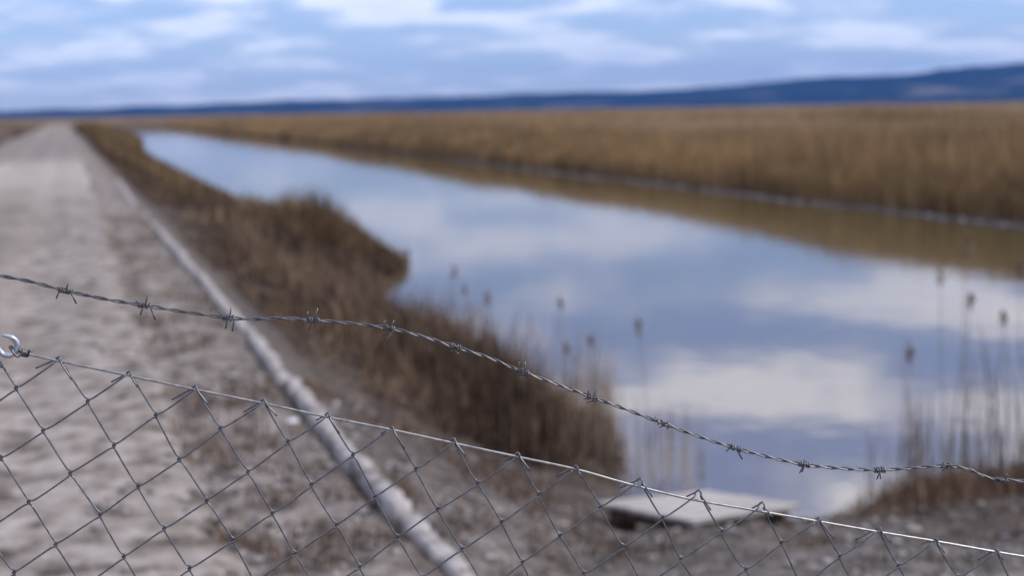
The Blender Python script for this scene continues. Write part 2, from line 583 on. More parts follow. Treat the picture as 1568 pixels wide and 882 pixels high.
def blades(name, m, base, h, wid, lean=0.25, bend=0.25, seed=1):
    r = np.random.default_rng(seed)
    n = len(base)
    th = r.uniform(0, 2 * math.pi, n)
    la = r.uniform(0, 2 * math.pi, n)
    ln = np.abs(r.normal(0, lean, n)) * h
    sx, sy_ = np.cos(th) * wid / 2, np.sin(th) * wid / 2
    dx, dy = np.cos(la) * ln, np.sin(la) * ln
    V = np.zeros((n, 5, 3), dtype=np.float32)
    V[:, 0] = base + np.stack([-sx, -sy_, 0 * sx], -1)
    V[:, 1] = base + np.stack([sx, sy_, 0 * sx], -1)
    mid = base + np.stack([dx * 0.4, dy * 0.4, h * 0.58], -1)
    V[:, 2] = mid + np.stack([sx, sy_, 0 * sx], -1) * 0.8
    V[:, 3] = mid - np.stack([sx, sy_, 0 * sx], -1) * 0.8
    V[:, 4] = base + np.stack([dx, dy, h * (1 - bend * r.random(n) * 0.4)], -1)
    o = np.arange(n)[:, None] * 5
    loops = np.concatenate([o + [[0, 1, 2, 3]], o + [[3, 2, 4]]], 1).ravel()
    starts = (np.arange(n)[:, None] * 7 + [[0, 4]]).ravel()
    totals = np.tile([4, 3], n)
    return obj(name, np_mesh(name, V.reshape(-1, 3), loops, starts, totals), m)


# far bank reed field: real blades, denser near the eye, over a bumpy closed canopy further in


def reed_height(inl):
    return np.interp(inl, [0, 1.5, 6, 14, 60], [1.0, 1.3, 1.8, 2.15, 2.15])


def field_points(n, ylo, yhi, ilo, ihi, seed):
    r = np.random.default_rng(seed)
    y = np.exp(r.uniform(math.log(ylo), math.log(yhi), n))
    i = ilo + (ihi - ilo) * r.random(n) ** 1.4
    x = shore_right(y) + 0.14 + i
    return x, y, i


parts = []
for (n, ylo, yhi, ilo, ihi, wk, seed) in ((90000, 17, 60, 0, 16, 0.020, 11), (60000, 55, 160, 0, 22, 0.040, 12),
                                          (45000, 150, 420, 0, 40, 0.09, 13), (45000, 17, 300, 14, 120, 0.10, 14)):
    x, y, i = field_points(n, ylo, yhi, ilo, ihi, seed)
    r = np.random.default_rng(seed + 50)
    patch = fbm(x * 0.12, y * 0.05, 99)
    p2 = fbm(x * 0.5, y * 0.22, 199)
    h = reed_height(i) * (0.62 + 0.4 * r.random(n) + 0.3 * r.random(n) ** 6) * (0.78 + 0.4 * patch) * (0.80 + 0.40 * p2)
    z = height(x, y, False) - 0.02
    parts.append((np.stack([x, y, z], -1), h, wk * (0.6 + 0.8 * r.random(n))))
base = np.concatenate([p[0] for p in parts])
far_reeds = blades('reed_field', M_REED, base, np.concatenate([p[1] for p in parts]), np.concatenate([p[2] for p in parts]), 0.10, 0.2, 15)
tag(far_reeds, 'wide field of dry tan reeds beyond the canal', 'reeds', kind='stuff')

cxs = graded(6, 7000, 6, 60, 2.0, 1.07)
cys = graded(-50, 7000, 8, 120, 2.0, 1.05)
IN, Y = np.meshgrid(cxs, cys)
X = shore_right(Y) + IN
Z = -0.58 + reed_height(IN) * (0.80 + 0.32 * fbm(X * 0.12, Y * 0.05, 99)) * 0.80 + 0.22 * (fbm(X * 0.5, Y * 0.5, 101) - 0.5)
Z = np.where(IN < 6.01, -0.6, Z)
canopy = obj('reed_canopy', grid_mesh('reed_canopy', np.stack([X, Y, Z], -1)), M_CANOPY)
tag(canopy, 'distant reeds closing into one brown mass', 'reeds', kind='stuff')

# reed canopy beyond the canal's end and across the far left plain
lx = graded(-6000, 30, -20, 28, 2.5, 1.06)
ly = graded(340, 7000, 340, 420, 4, 1.04)
X, Y = np.meshgrid(lx, ly)
Z = -0.6 + (1.0 + 0.6 * fbm(X * 0.08, Y * 0.03, 103)) * smooth01((Y - 340) / 12) * np.where(np.abs(X + 0.9) < 2.6, smooth01((Y - 430) / 40), 1)
far_canopy = obj('plain_reeds', grid_mesh('plain_reeds', np.stack([X, Y, Z], -1)), M_CANOPY)
tag(far_canopy, 'brown reed plain behind the far end of the canal', 'reeds', kind='stuff')

# left low field with strips of dry growth
r = np.random.default_rng(21)
n = 26000
y = np.exp(r.uniform(math.log(28), math.log(420), n))
x = -4.6 - 60 * r.random(n) ** 1.6 * (y / 150)
keep = fbm(x * 0.02, y * 0.05, 105) + 0.25 * r.random(n) > 0.60
x, y = x[keep], y[keep]
lf = blades('field_grass', M_BANK, np.stack([x, y, height(x, y, False) - 0.02], -1), 0.45 * (0.5 + r.random(len(x))),
            0.03 + 0.0008 * y, 0.2, 0.3, 22)
tag(lf, 'low dry growth on the field left of the path', 'grass', kind='stuff')

# the near bank between the edging and the water
r = np.random.default_rng(23)
n = 150000
y = 6.2 + 120 * r.random(n) ** 2.1
f = r.random(n)
xl = 1.62
x = xl + (shore_left(y) + 0.12 - xl) * f
d = fbm(x * 0.9, y * 0.5, 107)
up = smooth01((x - xl - 0.15) / 1.1)
keep = (r.random(n) < (0.62 + 0.55 * up) * smooth01((d - 0.26) * 4.5)) & ~((np.abs(y - 28.6) < 1.0) & (x < 4.0))
lim = np.interp(x, [1.6, 2.2, 2.6, 3.2], [10.2, 9.6, 9.6, 9.3]) + 0.8 * (d - 0.5)
keep &= (y > lim) | ((r.random(n) < 0.02) & (x < 2.9))
sh = shore_left(y) - x
keep &= r.random(n) < np.where(y < 18, 0.30 + 0.7 * smooth01((sh - 0.1) / 1.3), 1.0)
x, y, d, up, lim = x[keep], y[keep], d[keep], up[keep], lim[keep]
sh = shore_left(y) - x
h = (0.12 + 0.36 * up) * np.where(y < 23, 0.5 + 0.5 * smooth01(sh / 1.2), 1.0) * (0.3 + 0.7 * smooth01((y - lim) / 2.2)) * np.interp(y, [9, 14, 17, 22, 25], [1, 0.9, 0.62, 0.55, 0.7]) * (0.40 + 0.8 * r.random(len(x)) + 0.9 * r.random(len(x)) ** 10) * (0.55 + 0.8 * d)
bank = blades('bank_grass', M_BANK, np.stack([x, y, height(x, y) - 0.02], -1), h, 0.010 + 0.00045 * y, 0.30, 0.35, 24)
tag(bank, 'brown dry grass covering the bank beside the path', 'grass', kind='stuff')

# taller reeds along the near water line
r = np.random.default_rng(25)
n = 4200
y = 9.3 + 12 * r.random(n) ** 1.25 + r.normal(0, 0.35, n)
x = shore_left(y) - 0.85 + r.normal(0, 0.38, n)
off_ = np.abs(x - shore_left(y) + 0.85)
keep = (r.random(n) < 1.15 * smooth01((fbm(x * 1.6, y * 1.3, 111) - 0.25) * 3)) & (x > 2.1) & (y > 8.9 + 0.5 * r.random(n))
x, y, off_ = x[keep], y[keep], off_[keep]
h = (0.20 + 0.34 * r.random(len(x)) + 0.55 * r.random(len(x)) ** 5) * np.interp(y, [8.9, 10.2, 14, 17, 22], [0.45, 1.0, 0.95, 0.6, 0.5]) * np.exp(-(off_ / 0.62) ** 2)
nr = blades('shore_reeds', M_BANK, np.stack([x, y, height(x, y) - 0.03], -1), h, 0.009 + 0.006 * r.random(len(x)), 0.12, 0.2, 26)
tag(nr, 'dark brown reeds crowding the near water edge left of the wooden platform', 'reeds', kind='stuff')

# the reed spit that juts into the canal
r = np.random.default_rng(27)
n = 16000
y = 23.4 + 6.2 * r.random(n)
x = 2.9 + (shore_left(y) + 0.1 - 2.9) * r.random(n) ** 0.8
e = np.clip((shore_left(y) - x) / 1.9, 0, 1)
keep = ~((np.abs(y - 28.6) < 0.9) & (x < 3.8))
x, y, e = x[keep], y[keep], e[keep]
h = (0.13 + 0.80 * e ** 0.8) * (0.5 + 0.45 * r.random(len(x)) + 0.75 * r.random(len(x)) ** 9) * (0.7 + 0.6 * fbm(x * 1.3, y * 1.3, 113)) * np.interp(x, [3.5, 4.5], [0.38, 1.1])
sp = blades('reed_spit', M_CLUMP, np.stack([x, y, height(x, y, False) - 0.03], -1), h, 0.018 + 0.01 * r.random(len(x)), 0.14, 0.25, 28)
tag(sp, 'dark brown reed clump jutting out into the canal', 'reeds', kind='stuff')

# tan reeds along the distant part of the near shore
r = np.random.default_rng(29)
n = 26000
y = 34 + 230 * r.random(n) ** 1.5
wd = np.interp(y, [34, 60, 110, 150, 200, 264], [1.6, 2.0, 3.0, 4.6, 3.0, 3.0])
x = shore_left(y) + 0.1 - wd * r.random(n)
h = (0.45 + 0.5 * r.random(n)) * np.interp(y, [34, 60, 110, 150, 264], [0.8, 1.0, 1.25, 1.5, 1.5])
fs = blades('distant_shore_reeds', M_CLUMP, np.stack([x, y, height(x, y, False) - 0.03], -1), h, 0.02 + 0.0005 * y, 0.12, 0.2, 30)
tag(fs, 'tan reeds lining the near shore further up the canal', 'reeds', kind='stuff')

# sparse leafless stems standing in the shallows
r = np.random.default_rng(31)
cnt = (190, 150, 130, 40, 140)
px_ = np.concatenate([r.normal(780, 75, cnt[0]), r.normal(905, 25, cnt[1]), r.uniform(860, 1080, cnt[2]), r.normal(1385, 30, cnt[3]), r.uniform(1380, 1640, cnt[4])])
pyb = np.concatenate([r.uniform(580, 690, cnt[0]), r.uniform(640, 720, cnt[1]), r.uniform(650, 758, cnt[2]), r.uniform(735, 764, cnt[3]), r.uniform(705, 756, cnt[4])])
bs = np.array([at(a, b, WATER_Z) for a, b in zip(px_, pyb)])
bs[:, 2] = np.maximum(height(bs[:, 0], bs[:, 1]), WATER_Z) - 0.05
hh_ = np.concatenate([r.uniform(0.3, 1.0, cnt[0]), r.uniform(0.4, 1.0, cnt[1]), r.uniform(0.15, 0.6, cnt[2]), r.uniform(0.2, 0.8, cnt[3]), r.uniform(0.25, 1.35, cnt[4])])
ss = blades('sparse_stems', M_STALK, bs, hh_, np.full(len(bs), 0.0085), 0.14, 0.1, 32)
tag(ss, 'sparse thin dry stems rising in front of the water', 'reeds', kind='stuff')

# short dry growth on the near right shore
r = np.random.default_rng(33)
n = 12000
x = 4.5 + 6.7 * r.random(n)
y = shore_near(x) - 1.0 * r.random(n) ** 1.5 + 0.05
keep = r.random(n) < smooth01((x - 4.6) / 1.3) * (0.35 + 0.9 * fbm(x * 1.5, y * 1.5, 115))
x, y = x[keep], y[keep]
sg = blades('shore_grass', M_BANK, np.stack([x, y, height(x, y) - 0.02], -1), (0.05 + 0.2 * r.random(len(x))) * np.interp(x, [4.6, 5.8], [0.5, 1.1]), 0.009 + 0 * x, 0.4, 0.3, 34)
tag(sg, 'short russet dry grass on the shore right of the wooden platform', 'grass', kind='stuff')

# thin tufts on the trampled verge
r = np.random.default_rng(35)
n = 26000
x = np.concatenate([r.uniform(0.5, 1.25, n // 2), 1.45 + 4.5 * r.random(n // 2) ** 1.7])
y = np.concatenate([4.6 + 22 * r.random(n // 2) ** 1.8, r.uniform(4.6, 8.2, n // 2) + np.where(x[n // 2:] < 2.8, 2.5 * r.random(n // 2), 0)])
keep = (fbm(x * 2.3, y * 2.3, 117, 2) + 0.2 * r.random(n) > 0.68) & ~((np.abs(x - 3.7) < 1.1) & (y > 6.9))
x, y = x[keep], y[keep]
vt = blades('verge_tufts', M_BANK, np.stack([x, y, height(x, y) - 0.01], -1), 0.03 + 0.09 * r.random(len(x)), 0.006 + 0 * x, 0.7, 0.4, 36)
tag(vt, 'thin withered tufts on the trampled verge', 'grass', kind='stuff')

# ------------------------------------------------------------------ seed-headed reeds, one by one


def tube_mesh(name, pts, rad, sides=6, cap=True):
    P = np.asarray(pts, dtype=float)
    n = len(P)
    rad = np.full(n, rad) if np.isscalar(rad) else np.asarray(rad)
    T = np.gradient(P, axis=0)
    T /= np.linalg.norm(T, axis=1)[:, None] + 1e-12
    a = np.array([0, 0, 1.0]) if abs(T[0][2]) < 0.9 else np.array([1.0, 0, 0])
    nrm = np.cross(T[0], a)
    nrm /= np.linalg.norm(nrm)
    V = np.zeros((n, sides, 3))
    k = np.arange(sides) * 2 * math.pi / sides
    for i in range(n):
        nrm = nrm - T[i] * np.dot(nrm, T[i])
        nrm /= np.linalg.norm(nrm) + 1e-12
        b = np.cross(T[i], nrm)
        V[i] = P[i] + rad[i] * (np.cos(k)[:, None] * nrm + np.sin(k)[:, None] * b)
    idx = np.arange(n * sides).reshape(n, sides)
    q = np.stack([idx[:-1], np.roll(idx[:-1], -1, 1), np.roll(idx[1:], -1, 1), idx[1:]], -1).reshape(-1, 4)
    loops = list(q.ravel())
    starts = list(np.arange(len(q)) * 4)
    totals = [4] * len(q)
    if cap:
        for ring in (idx[0][::-1], idx[-1]):
            starts.append(len(loops))
            loops += list(ring)
            totals.append(sides)
    return V.reshape(-1, 3), loops, starts, totals


def tube(name, pts, rad, m, parent=None, sides=6):
    return obj(name, np_mesh(name, *tube_mesh(name, pts, rad, sides), smooth=True), m, parent)


def multi_tube(name, tubes, m, parent=None):
    V, L, S, T = [], [], [], []
    nv = nl = 0
    for (pts, rad, sides) in tubes:
        v, l, s, tt = tube_mesh(name, pts, rad, sides)
        V.append(v)
        L += [i + nv for i in l]
        S += [i + nl for i in s]
        T += tt
        nv += len(v)
        nl += len(l)
    return obj(name, np_mesh(name, np.concatenate(V), L, S, T, True), m, parent)


STALKS = [  # head px, base px, label
    ((695, 417), (688, 640), 'reed stalk with seed head, leftmost of those standing before the water', 20),
    ((711, 444), (720, 652), 'reed stalk whose seed head is second from the left before the water', 16),
    ((747, 458), (752, 650), 'reed stalk with seed head just right of the two leftmost stalks', 22),
    ((858, 466), (868, 690), 'lone reed stalk with dark seed head above the middle of the barbed wire', 20),
    ((868, 534), (880, 700), 'short reed stalk with pale seed head right above the barbed wire', 18),
    ((905, 522), (910, 705), 'reed stalk with slim seed head between the short pale one and the upright one', 20),
    ((978, 502), (985, 740), 'reed stalk with upright seed head, rightmost of the left group over the water', 28),
    ((1440, 424), (1452, 752), 'tall reed stalk with drooping seed head near the right shore', 30),
    ((1393, 540), (1392, 752), 'shorter reed stalk with seed head, leftmost at the right shore', 32),
    ((1481, 376), (1490, 748), 'tallest reed stalk of the right shore group, pale seed head against the brown reflection', 38),
    ((1537, 488), (1530, 742), 'reed stalk with small seed head close to the right picture edge', 24),
    ((1486, 462), (1478, 750), 'reed stalk with thin seed head below the tallest right shore stalk', 26),
    ((1562, 415), (1556, 740), 'outermost right reed stalk with seed head at the picture edge', 28),
]
rs = random.Random(5)
STALK_LABELS = []
for (hp, bp_, lab, hl) in STALKS:
    b0 = at(bp_[0], bp_[1], WATER_Z)
    b0[2] = max(float(height(b0[0:1], b0[1:2])[0]), WATER_Z) - 0.04
    dep = np.dot(b0 - CAM, FWD)
    tip = CAM + ray(*hp) * dep
    root = empty('reed_stalk', b0)
    tag(root, lab, 'reed', 'reed stalks with seed heads at the water edge')
    d = tip - b0
    ts = np.linspace(0, 1, 9)
    bow = rs.uniform(-0.05, 0.05)
    pts = np.array([d * s_ + RGT * bow * math.sin(math.pi * s_) for s_ in ts])
    tube('stem', pts, np.linspace(0.0044, 0.0022, 9), M_STALK, root, 5)
    L = hl * dep / FPX
    tdir = (pts[-1] - pts[-2])
    tdir /= np.linalg.norm(tdir)
    # feathery head: short sprays round the top of the stem
    sprays = []
    for k in range(26):
        s_ = rs.random()
        p0 = pts[-1] + tdir * L * (s_ - 0.55)
        an = rs.uniform(0, 2 * math.pi)
        out = np.array([math.cos(an), math.sin(an), 0]) * L * 0.30 * math.sin(math.pi * min(0.95, s_ * 0.85 + 0.12))
        p2 = p0 + out + tdir * L * 0.22
        sprays.append((np.array([p0, (p0 + p2) / 2 + out * 0.15, p2]), [0.004, 0.006, 0.0015], 4))
    multi_tube('seed_head', sprays, M_PLUME, root)

# ------------------------------------------------------------------ edging of weathered blocks


def block_mesh(name, lx, ly, lz, rr, jag=0.012):
    """rough block: a box with extra loops, its corners worn and its long edges uneven"""
    nx, ny = 4, 5
    V, loops, starts, totals = [], [], [], []
    xs = np.linspace(-lx / 2, lx / 2, nx)
    ys = np.linspace(-ly / 2, ly / 2, ny)
    top = np.zeros((ny, nx, 3))
    for j in range(ny):
        for i in range(nx):
            edge = (i in (0, nx - 1)) + (j in (0, ny - 1))
            top[j, i] = (xs[i] + rr.uniform(-jag, jag) * (1 if i in (0, nx - 1) else 0.3), ys[j] + rr.uniform(-jag, jag) * 0.5,
                         lz - (0.004 * edge) + rr.uniform(-0.003, 0.003))
    bot = top.copy()
    bot[:, :, 2] = 0
    V = np.concatenate([top.reshape(-1, 3), bot.reshape(-1, 3)])
    it = np.arange(nx * ny).reshape(ny, nx)
    ib = it + nx * ny
    F = []
    for j in range(ny - 1):
        for i in range(nx - 1):
            F.append([it[j, i], it[j, i + 1], it[j + 1, i + 1], it[j + 1, i]])
    ringt = list(it[0, :]) + list(it[1:, -1]) + list(it[-1, -2::-1]) + list(it[-2:0:-1, 0])
    for a, b in zip(ringt, ringt[1:] + ringt[:1]):
        F.append([b, a, a + nx * ny, b + nx * ny])
    for f in F:
        starts.append(len(loops))
        loops += f
        totals.append(4)
    return np_mesh(name, V, loops, starts, totals)


rr = random.Random(11)
BLOCKS = [block_mesh('edging_block', 0.084, 0.40, 0.17, rr, 0.016) for _ in range(9)]


def edging(label, x0, x1, y0, y1):
    root = empty('edging_wall', (x0, y0, 0))
    tag(root, label, 'edging', 'block edging along the path')
    y = y0
    while y < y1:
        f = (y - y0) / (y1 - y0)
        ln = rr.uniform(0.30, 0.46)
        o = obj('edging_block', rr.choice(BLOCKS), M_CONC, root)
        o.location = (x0 + (x1 - x0) * f - x0 + rr.uniform(-0.018, 0.018), y - y0 + ln / 2, -0.186 + 0.016 * min(1, max(0, (y - 9) / 6)) + rr.uniform(-0.005, 0.006) - (0.012 if rr.random() < 0.10 else 0))
        o.scale = (rr.uniform(0.85, 1.2) * (1.1 if y < 7 else 1.0), ln / 0.40 * 0.985, 1)
        o.rotation_euler = (rr.uniform(-0.006, 0.006), rr.uniform(-0.012, 0.012), rr.uniform(-0.05, 0.05))
        y += ln
    return root


edging('long pale line of weathered edging blocks between the dirt path and the bank', 1.362, 1.345, 2.6, 27.0)
edging('short far stretch of pale edging blocks beyond the gap in the line', 1.27, 1.36, 28.9, 41.5)

# ------------------------------------------------------------------ wooden platform
zt_ = -0.71
c_l, c_f, c_r, c_b = [at(a, b, zt_) for a, b in ((913, 769), (1062, 797), (1228, 772), (1082, 752))]
plat = empty('wooden_platform', (float((c_l + c_r)[0] / 2), float((c_l + c_r)[1] / 2), WATER_Z))
tag(plat, 'pale weathered plank platform resting low at the water edge', 'platform')
ctr = np.array(plat.location)
ax = c_r - c_f
LEN = np.linalg.norm(ax)
ax = ax / LEN
nrm_ = np.array([-ax[1], ax[0], 0])
NPL = 6
depth_ = np.dot(c_b - c_r, nrm_)
pw = depth_ / NPL
ang_ = math.atan2(ax[1], ax[0])
rr = random.Random(3)


def beam(name, L, W, T_, m, parent, loc, rz, ry=0.0, rx=0.0):
    bv = 0.006
    V = []
    for sz in (-1, 1):
        for (sx, sy_) in ((-1, -1), (1, -1), (1, 1), (-1, 1)):
            V.append((sx * L / 2, sy_ * W / 2 + rr.uniform(-0.003, 0.003), sz * (T_ / 2 - bv)))
    for sz in (-1, 1):
        for (sx, sy_) in ((-1, -1), (1, -1), (1, 1), (-1, 1)):
            V.append((sx * (L / 2 - bv), sy_ * (W / 2 - bv), sz * T_ / 2))
    F = [[8, 11, 10, 9], [12, 13, 14, 15]]
    for i in range(4):
        j = (i + 1) % 4
        F += [[i, j, 4 + j, 4 + i], [8 + i, 8 + j, j, i], [4 + i, 4 + j, 12 + j, 12 + i]]
    me = bpy.data.meshes.new(name)
    me.from_pydata(V, [], F)
    o = obj(name, me, m, parent)
    o.location = loc
    o.rotation_euler = (rx, ry, rz)
    return o


for k in range(NPL):
    f0, f1 = (k + 0.03) / NPL, (k + 0.97) / NPL
    ends = rr.uniform(-0.012, 0.012), rr.uniform(-0.02, 0.02)
    cs = [c_f + (c_l - c_f) * f0 + ax * ends[0], c_r + (c_b - c_r) * f0 + ax * ends[1], c_r + (c_b - c_r) * f1 + ax * ends[1], c_f + (c_l - c_f) * f1 + ax * ends[0]]
    ztop = zt_ - WATER_Z + rr.uniform(-0.004, 0.003)
    cc = sum(cs) / 4
    V = []
    for zq, ins in ((-0.028, 0.0), (-0.005, 0.0), (0.0, 0.02)):
        for q in cs:
            qq = q + (cc - q) * ins
            V.append((qq[0] - ctr[0], qq[1] - ctr[1], ztop + zq))
    F = [[3, 2, 1, 0], [8, 9, 10, 11]]
    for i in range(4):
        j = (i + 1) % 4
        F += [[i, j, 4 + j, 4 + i], [4 + i, 4 + j, 8 + j, 8 + i]]
    me = bpy.data.meshes.new('plank')
    me.from_pydata(V, [], F)
    obj('plank', me, M_WOOD, plat)
for f in (0.12, 0.5, 0.88):
    a_ = c_f + (c_r - c_f) * f
    b_ = c_l + (c_b - c_l) * f
    mid = (a_ + b_) / 2
    d_ = b_ - a_
    beam('bearer', np.linalg.norm(d_) * 0.94, 0.08, 0.075, M_DARK, plat, (mid[0] - ctr[0], mid[1] - ctr[1], zt_ - WATER_Z - 0.068),
         math.atan2(d_[1], d_[0]))
for (fu, fv) in ((0.14, 0.1), (0.88, 0.1), (0.16, 0.9), (0.86, 0.88)):
    p = c_f + (c_r - c_f) * fu + (c_l - c_f) * fv
    gz = float(height(p[0:1], p[1:2])[0])
    hgt = max(zt_ - 0.107 - gz + 0.03, 0.06)
    beam('support_block', 0.14, 0.10, hgt, M_DARK, plat, (p[0] - ctr[0], p[1] - ctr[1], zt_ - 0.107 - hgt / 2 - WATER_Z), ang_ + rr.uniform(-0.3, 0.3))

# ------------------------------------------------------------------ stones


def stone_verts(r, s):
    base_ = np.array([(1, 0, 0), (-1, 0, 0), (0, 1, 0), (0, -1, 0), (0, 0, 0.7), (0, 0, -0.6),
                      (0.65, 0.65, 0.3), (-0.65, 0.65, 0.3), (-0.65, -0.65, 0.3), (0.65, -0.65, 0.3)])
    return base_ * s * (0.75 + 0.5 * r.random((10, 1))) * np.array([1, 0.6 + 0.5 * r.random(), 0.8])


SF = np.array([(4, 6, 7), (4, 7, 8), (4, 8, 9), (4, 9, 6), (6, 0, 2), (6, 2, 7), (7, 2, 1), (7, 1, 8), (8, 1, 3), (8, 3, 9), (9, 3, 0), (9, 0, 6),
               (5, 2, 0), (5, 1, 2), (5, 3, 1), (5, 0, 3)])
r = np.random.default_rng(41)
n = 7000
gxp = np.where(np.arange(n) % 2, r.uniform(0.0, 1.25, n), 1.45 + 5.0 * r.random(n) ** 1.3)
gyp = np.where(np.arange(n) % 2, 4.5 + 20 * r.random(n) ** 2, r.uniform(4.5, 8.3, n) + np.where(gxp < 2.8, 2.0 * r.random(n), 0))
keep = fbm(gxp * 1.6, gyp * 1.6, 119, 2) + 0.3 * r.random(n) > 0.58
gxp, gyp = gxp[keep], gyp[keep]
gzp = height(gxp, gyp)
V, L = [], []
for k in range(len(gxp)):
    s = 0.006 + 0.026 * r.random() ** 3
    a = r.uniform(0, 6.28)
    v = stone_verts(r, s) @ np.array([[math.cos(a), math.sin(a), 0], [-math.sin(a), math.cos(a), 0], [0, 0, 1]])
    V.append(v + [gxp[k], gyp[k], gzp[k] + s * 0.2])
    L.append(SF + 10 * k)
L = np.concatenate(L)
gravel = obj('gravel', np_mesh('gravel', np.concatenate(V), L.ravel(), np.arange(len(L)) * 3, np.full(len(L), 3)), M_STONE)
tag(gravel, 'loose grey gravel scattered over the verge and the near shore', 'gravel', kind='stuff')


def stone(px, py, z, size, m, label, group=None):
    p = at(px, py, z)
    p[2] = float(height(p[0:1], p[1:2])[0]) + size * 0.25
    r_ = np.random.default_rng(int(px))
    o = obj('stone', np_mesh('stone', stone_verts(r_, size), SF.ravel(), np.arange(len(SF)) * 3, np.full(len(SF), 3)), m)
    o.location = p
    sm = o.modifiers.new('round', 'SUBSURF')
    sm.levels = sm.render_levels = 1
    return tag(o, label, 'stone', group)


stone(447, 633, 0, 0.048, M_WHITE, 'white stone lying in front of the edging blocks')
stone(865, 822, -0.6, 0.05, M_STONE, 'grey stone on the bare ground below the left end of the wooden platform')
stone(1010, 838, -0.6, 0.055, M_STONE, 'grey stone on the bare ground below the wooden platform')
stone(1400, 800, -0.7, 0.06, M_STONE, 'grey stone near the right shore above the tension wire')

# ------------------------------------------------------------------ fence
D0, KF = 1.78, 0.132          # distance on the axis, how fast the fence recedes to the right
hf = np.array([math.sin(YAW), math.cos(YAW), 0])
hr = np.array([math.cos(YAW), -math.sin(YAW), 0])
FT = hr + KF * hf             # horizontal run of the fence
FT /= np.linalg.norm(FT)
FN = np.array([-FT[1], FT[0], 0])        # away from the eye
if np.dot(FN, hf) < 0:
    FN = -FN
F0 = CAM + FWD * D0


def fen(px, py, off=0.0):
    """pixel -> point on the upright plane of the fence (off: metres behind it)"""
    d = ray(px, py)
    tt = np.dot(F0 - CAM, FN) / np.dot(d, FN)
    return CAM + d * tt + FN * off


def catmull(P, per=6):
    P = np.asarray(P, dtype=float)
    Q = np.concatenate([[2 * P[0] - P[1]], P, [2 * P[-1] - P[-2]]])
    out = []
    for i in range(1, len(Q) - 2):
        for s_ in np.arange(per) / per:
            a, b, c, d = Q[i - 1], Q[i], Q[i + 1], Q[i + 2]
            out.append(0.5 * (2 * b + (c - a) * s_ + (2 * a - 5 * b + 4 * c - d) * s_ ** 2 + (3 * b - a - 3 * c + d) * s_ ** 3))
    out.append(P[-1])
    return np.array(out)


fence = empty('chain_link_fence', tuple(np.append(fen(784, 700)[:2], 0)))
tag(fence, 'grey chain link mesh fence with a steel tension wire through its top', 'fence')
FO = np.array(fence.location)

# tension wire
twp = [(36, 541), (90, 553), (198, 575.5), (300, 597), (404, 618), (502, 639), (600, 658.5), (695, 679), (793, 700), (882, 719), (964, 742),
       (1056, 764.5), (1147, 780.5), (1253, 799), (1353, 816.5), (1436, 830), (1523, 845.5), (1568, 853)]
tw = [fen(a, b) for a, b in twp]
tw_end = tw[-1] + (tw[-1] - tw[-2]) / np.linalg.norm(tw[-1] - tw[-2]) * 0.46
tw.append(tw_end)
TW = catmull(tw, 5)
tube('tension_wire', TW - FO, 0.0016, M_TENS, fence, 8)

# knuckles along the top
kn = [(-18, 527), (90, 549), (198, 571), (299, 593), (404, 614), (502, 635), (600, 656), (695, 674), (793, 696), (882, 716), (980.5, 735), (1070, 753.5),
      (1167, 772), (1253, 795.5), (1346, 810), (1432, 827), (1525, 843.5)]
KN = [fen(a, b, 0.0) for a, b in kn]
dl = (KN[5] - KN[1]) / 4
dr = (KN[-1] - KN[-5]) / 4
KN = [KN[0] - dl] + KN + [KN[-1] + dr * (i + 1) for i in range(5)]
UD = (KN[-6] - KN[2]) / np.linalg.norm(KN[-6] - KN[2])
VD = np.cross(FN, UD)
if VD[2] > 0:
    VD = -VD
PITCHV = 0.0455           # half a diamond's height
ROWS = 30
rf = np.random.default_rng(51)
jit = {}


def node(j, row):
    """row even: below knuckle j; row odd: between j and j+1"""
    key = (j, row)
    if key not in jit:
        if row % 2 == 0:
            p = KN[j].copy()
        else:
            p = (KN[j] + KN[j + 1]) / 2
        # the mesh runs parallel to the wire: level the rows out from the second row on
        p = p + VD * PITCHV * row + (UD * rf.normal(0, 0.0010) + VD * rf.normal(0, 0.0010)) * (row > 0)
        jit[key] = p
    return jit[key]


RW = 0.00116


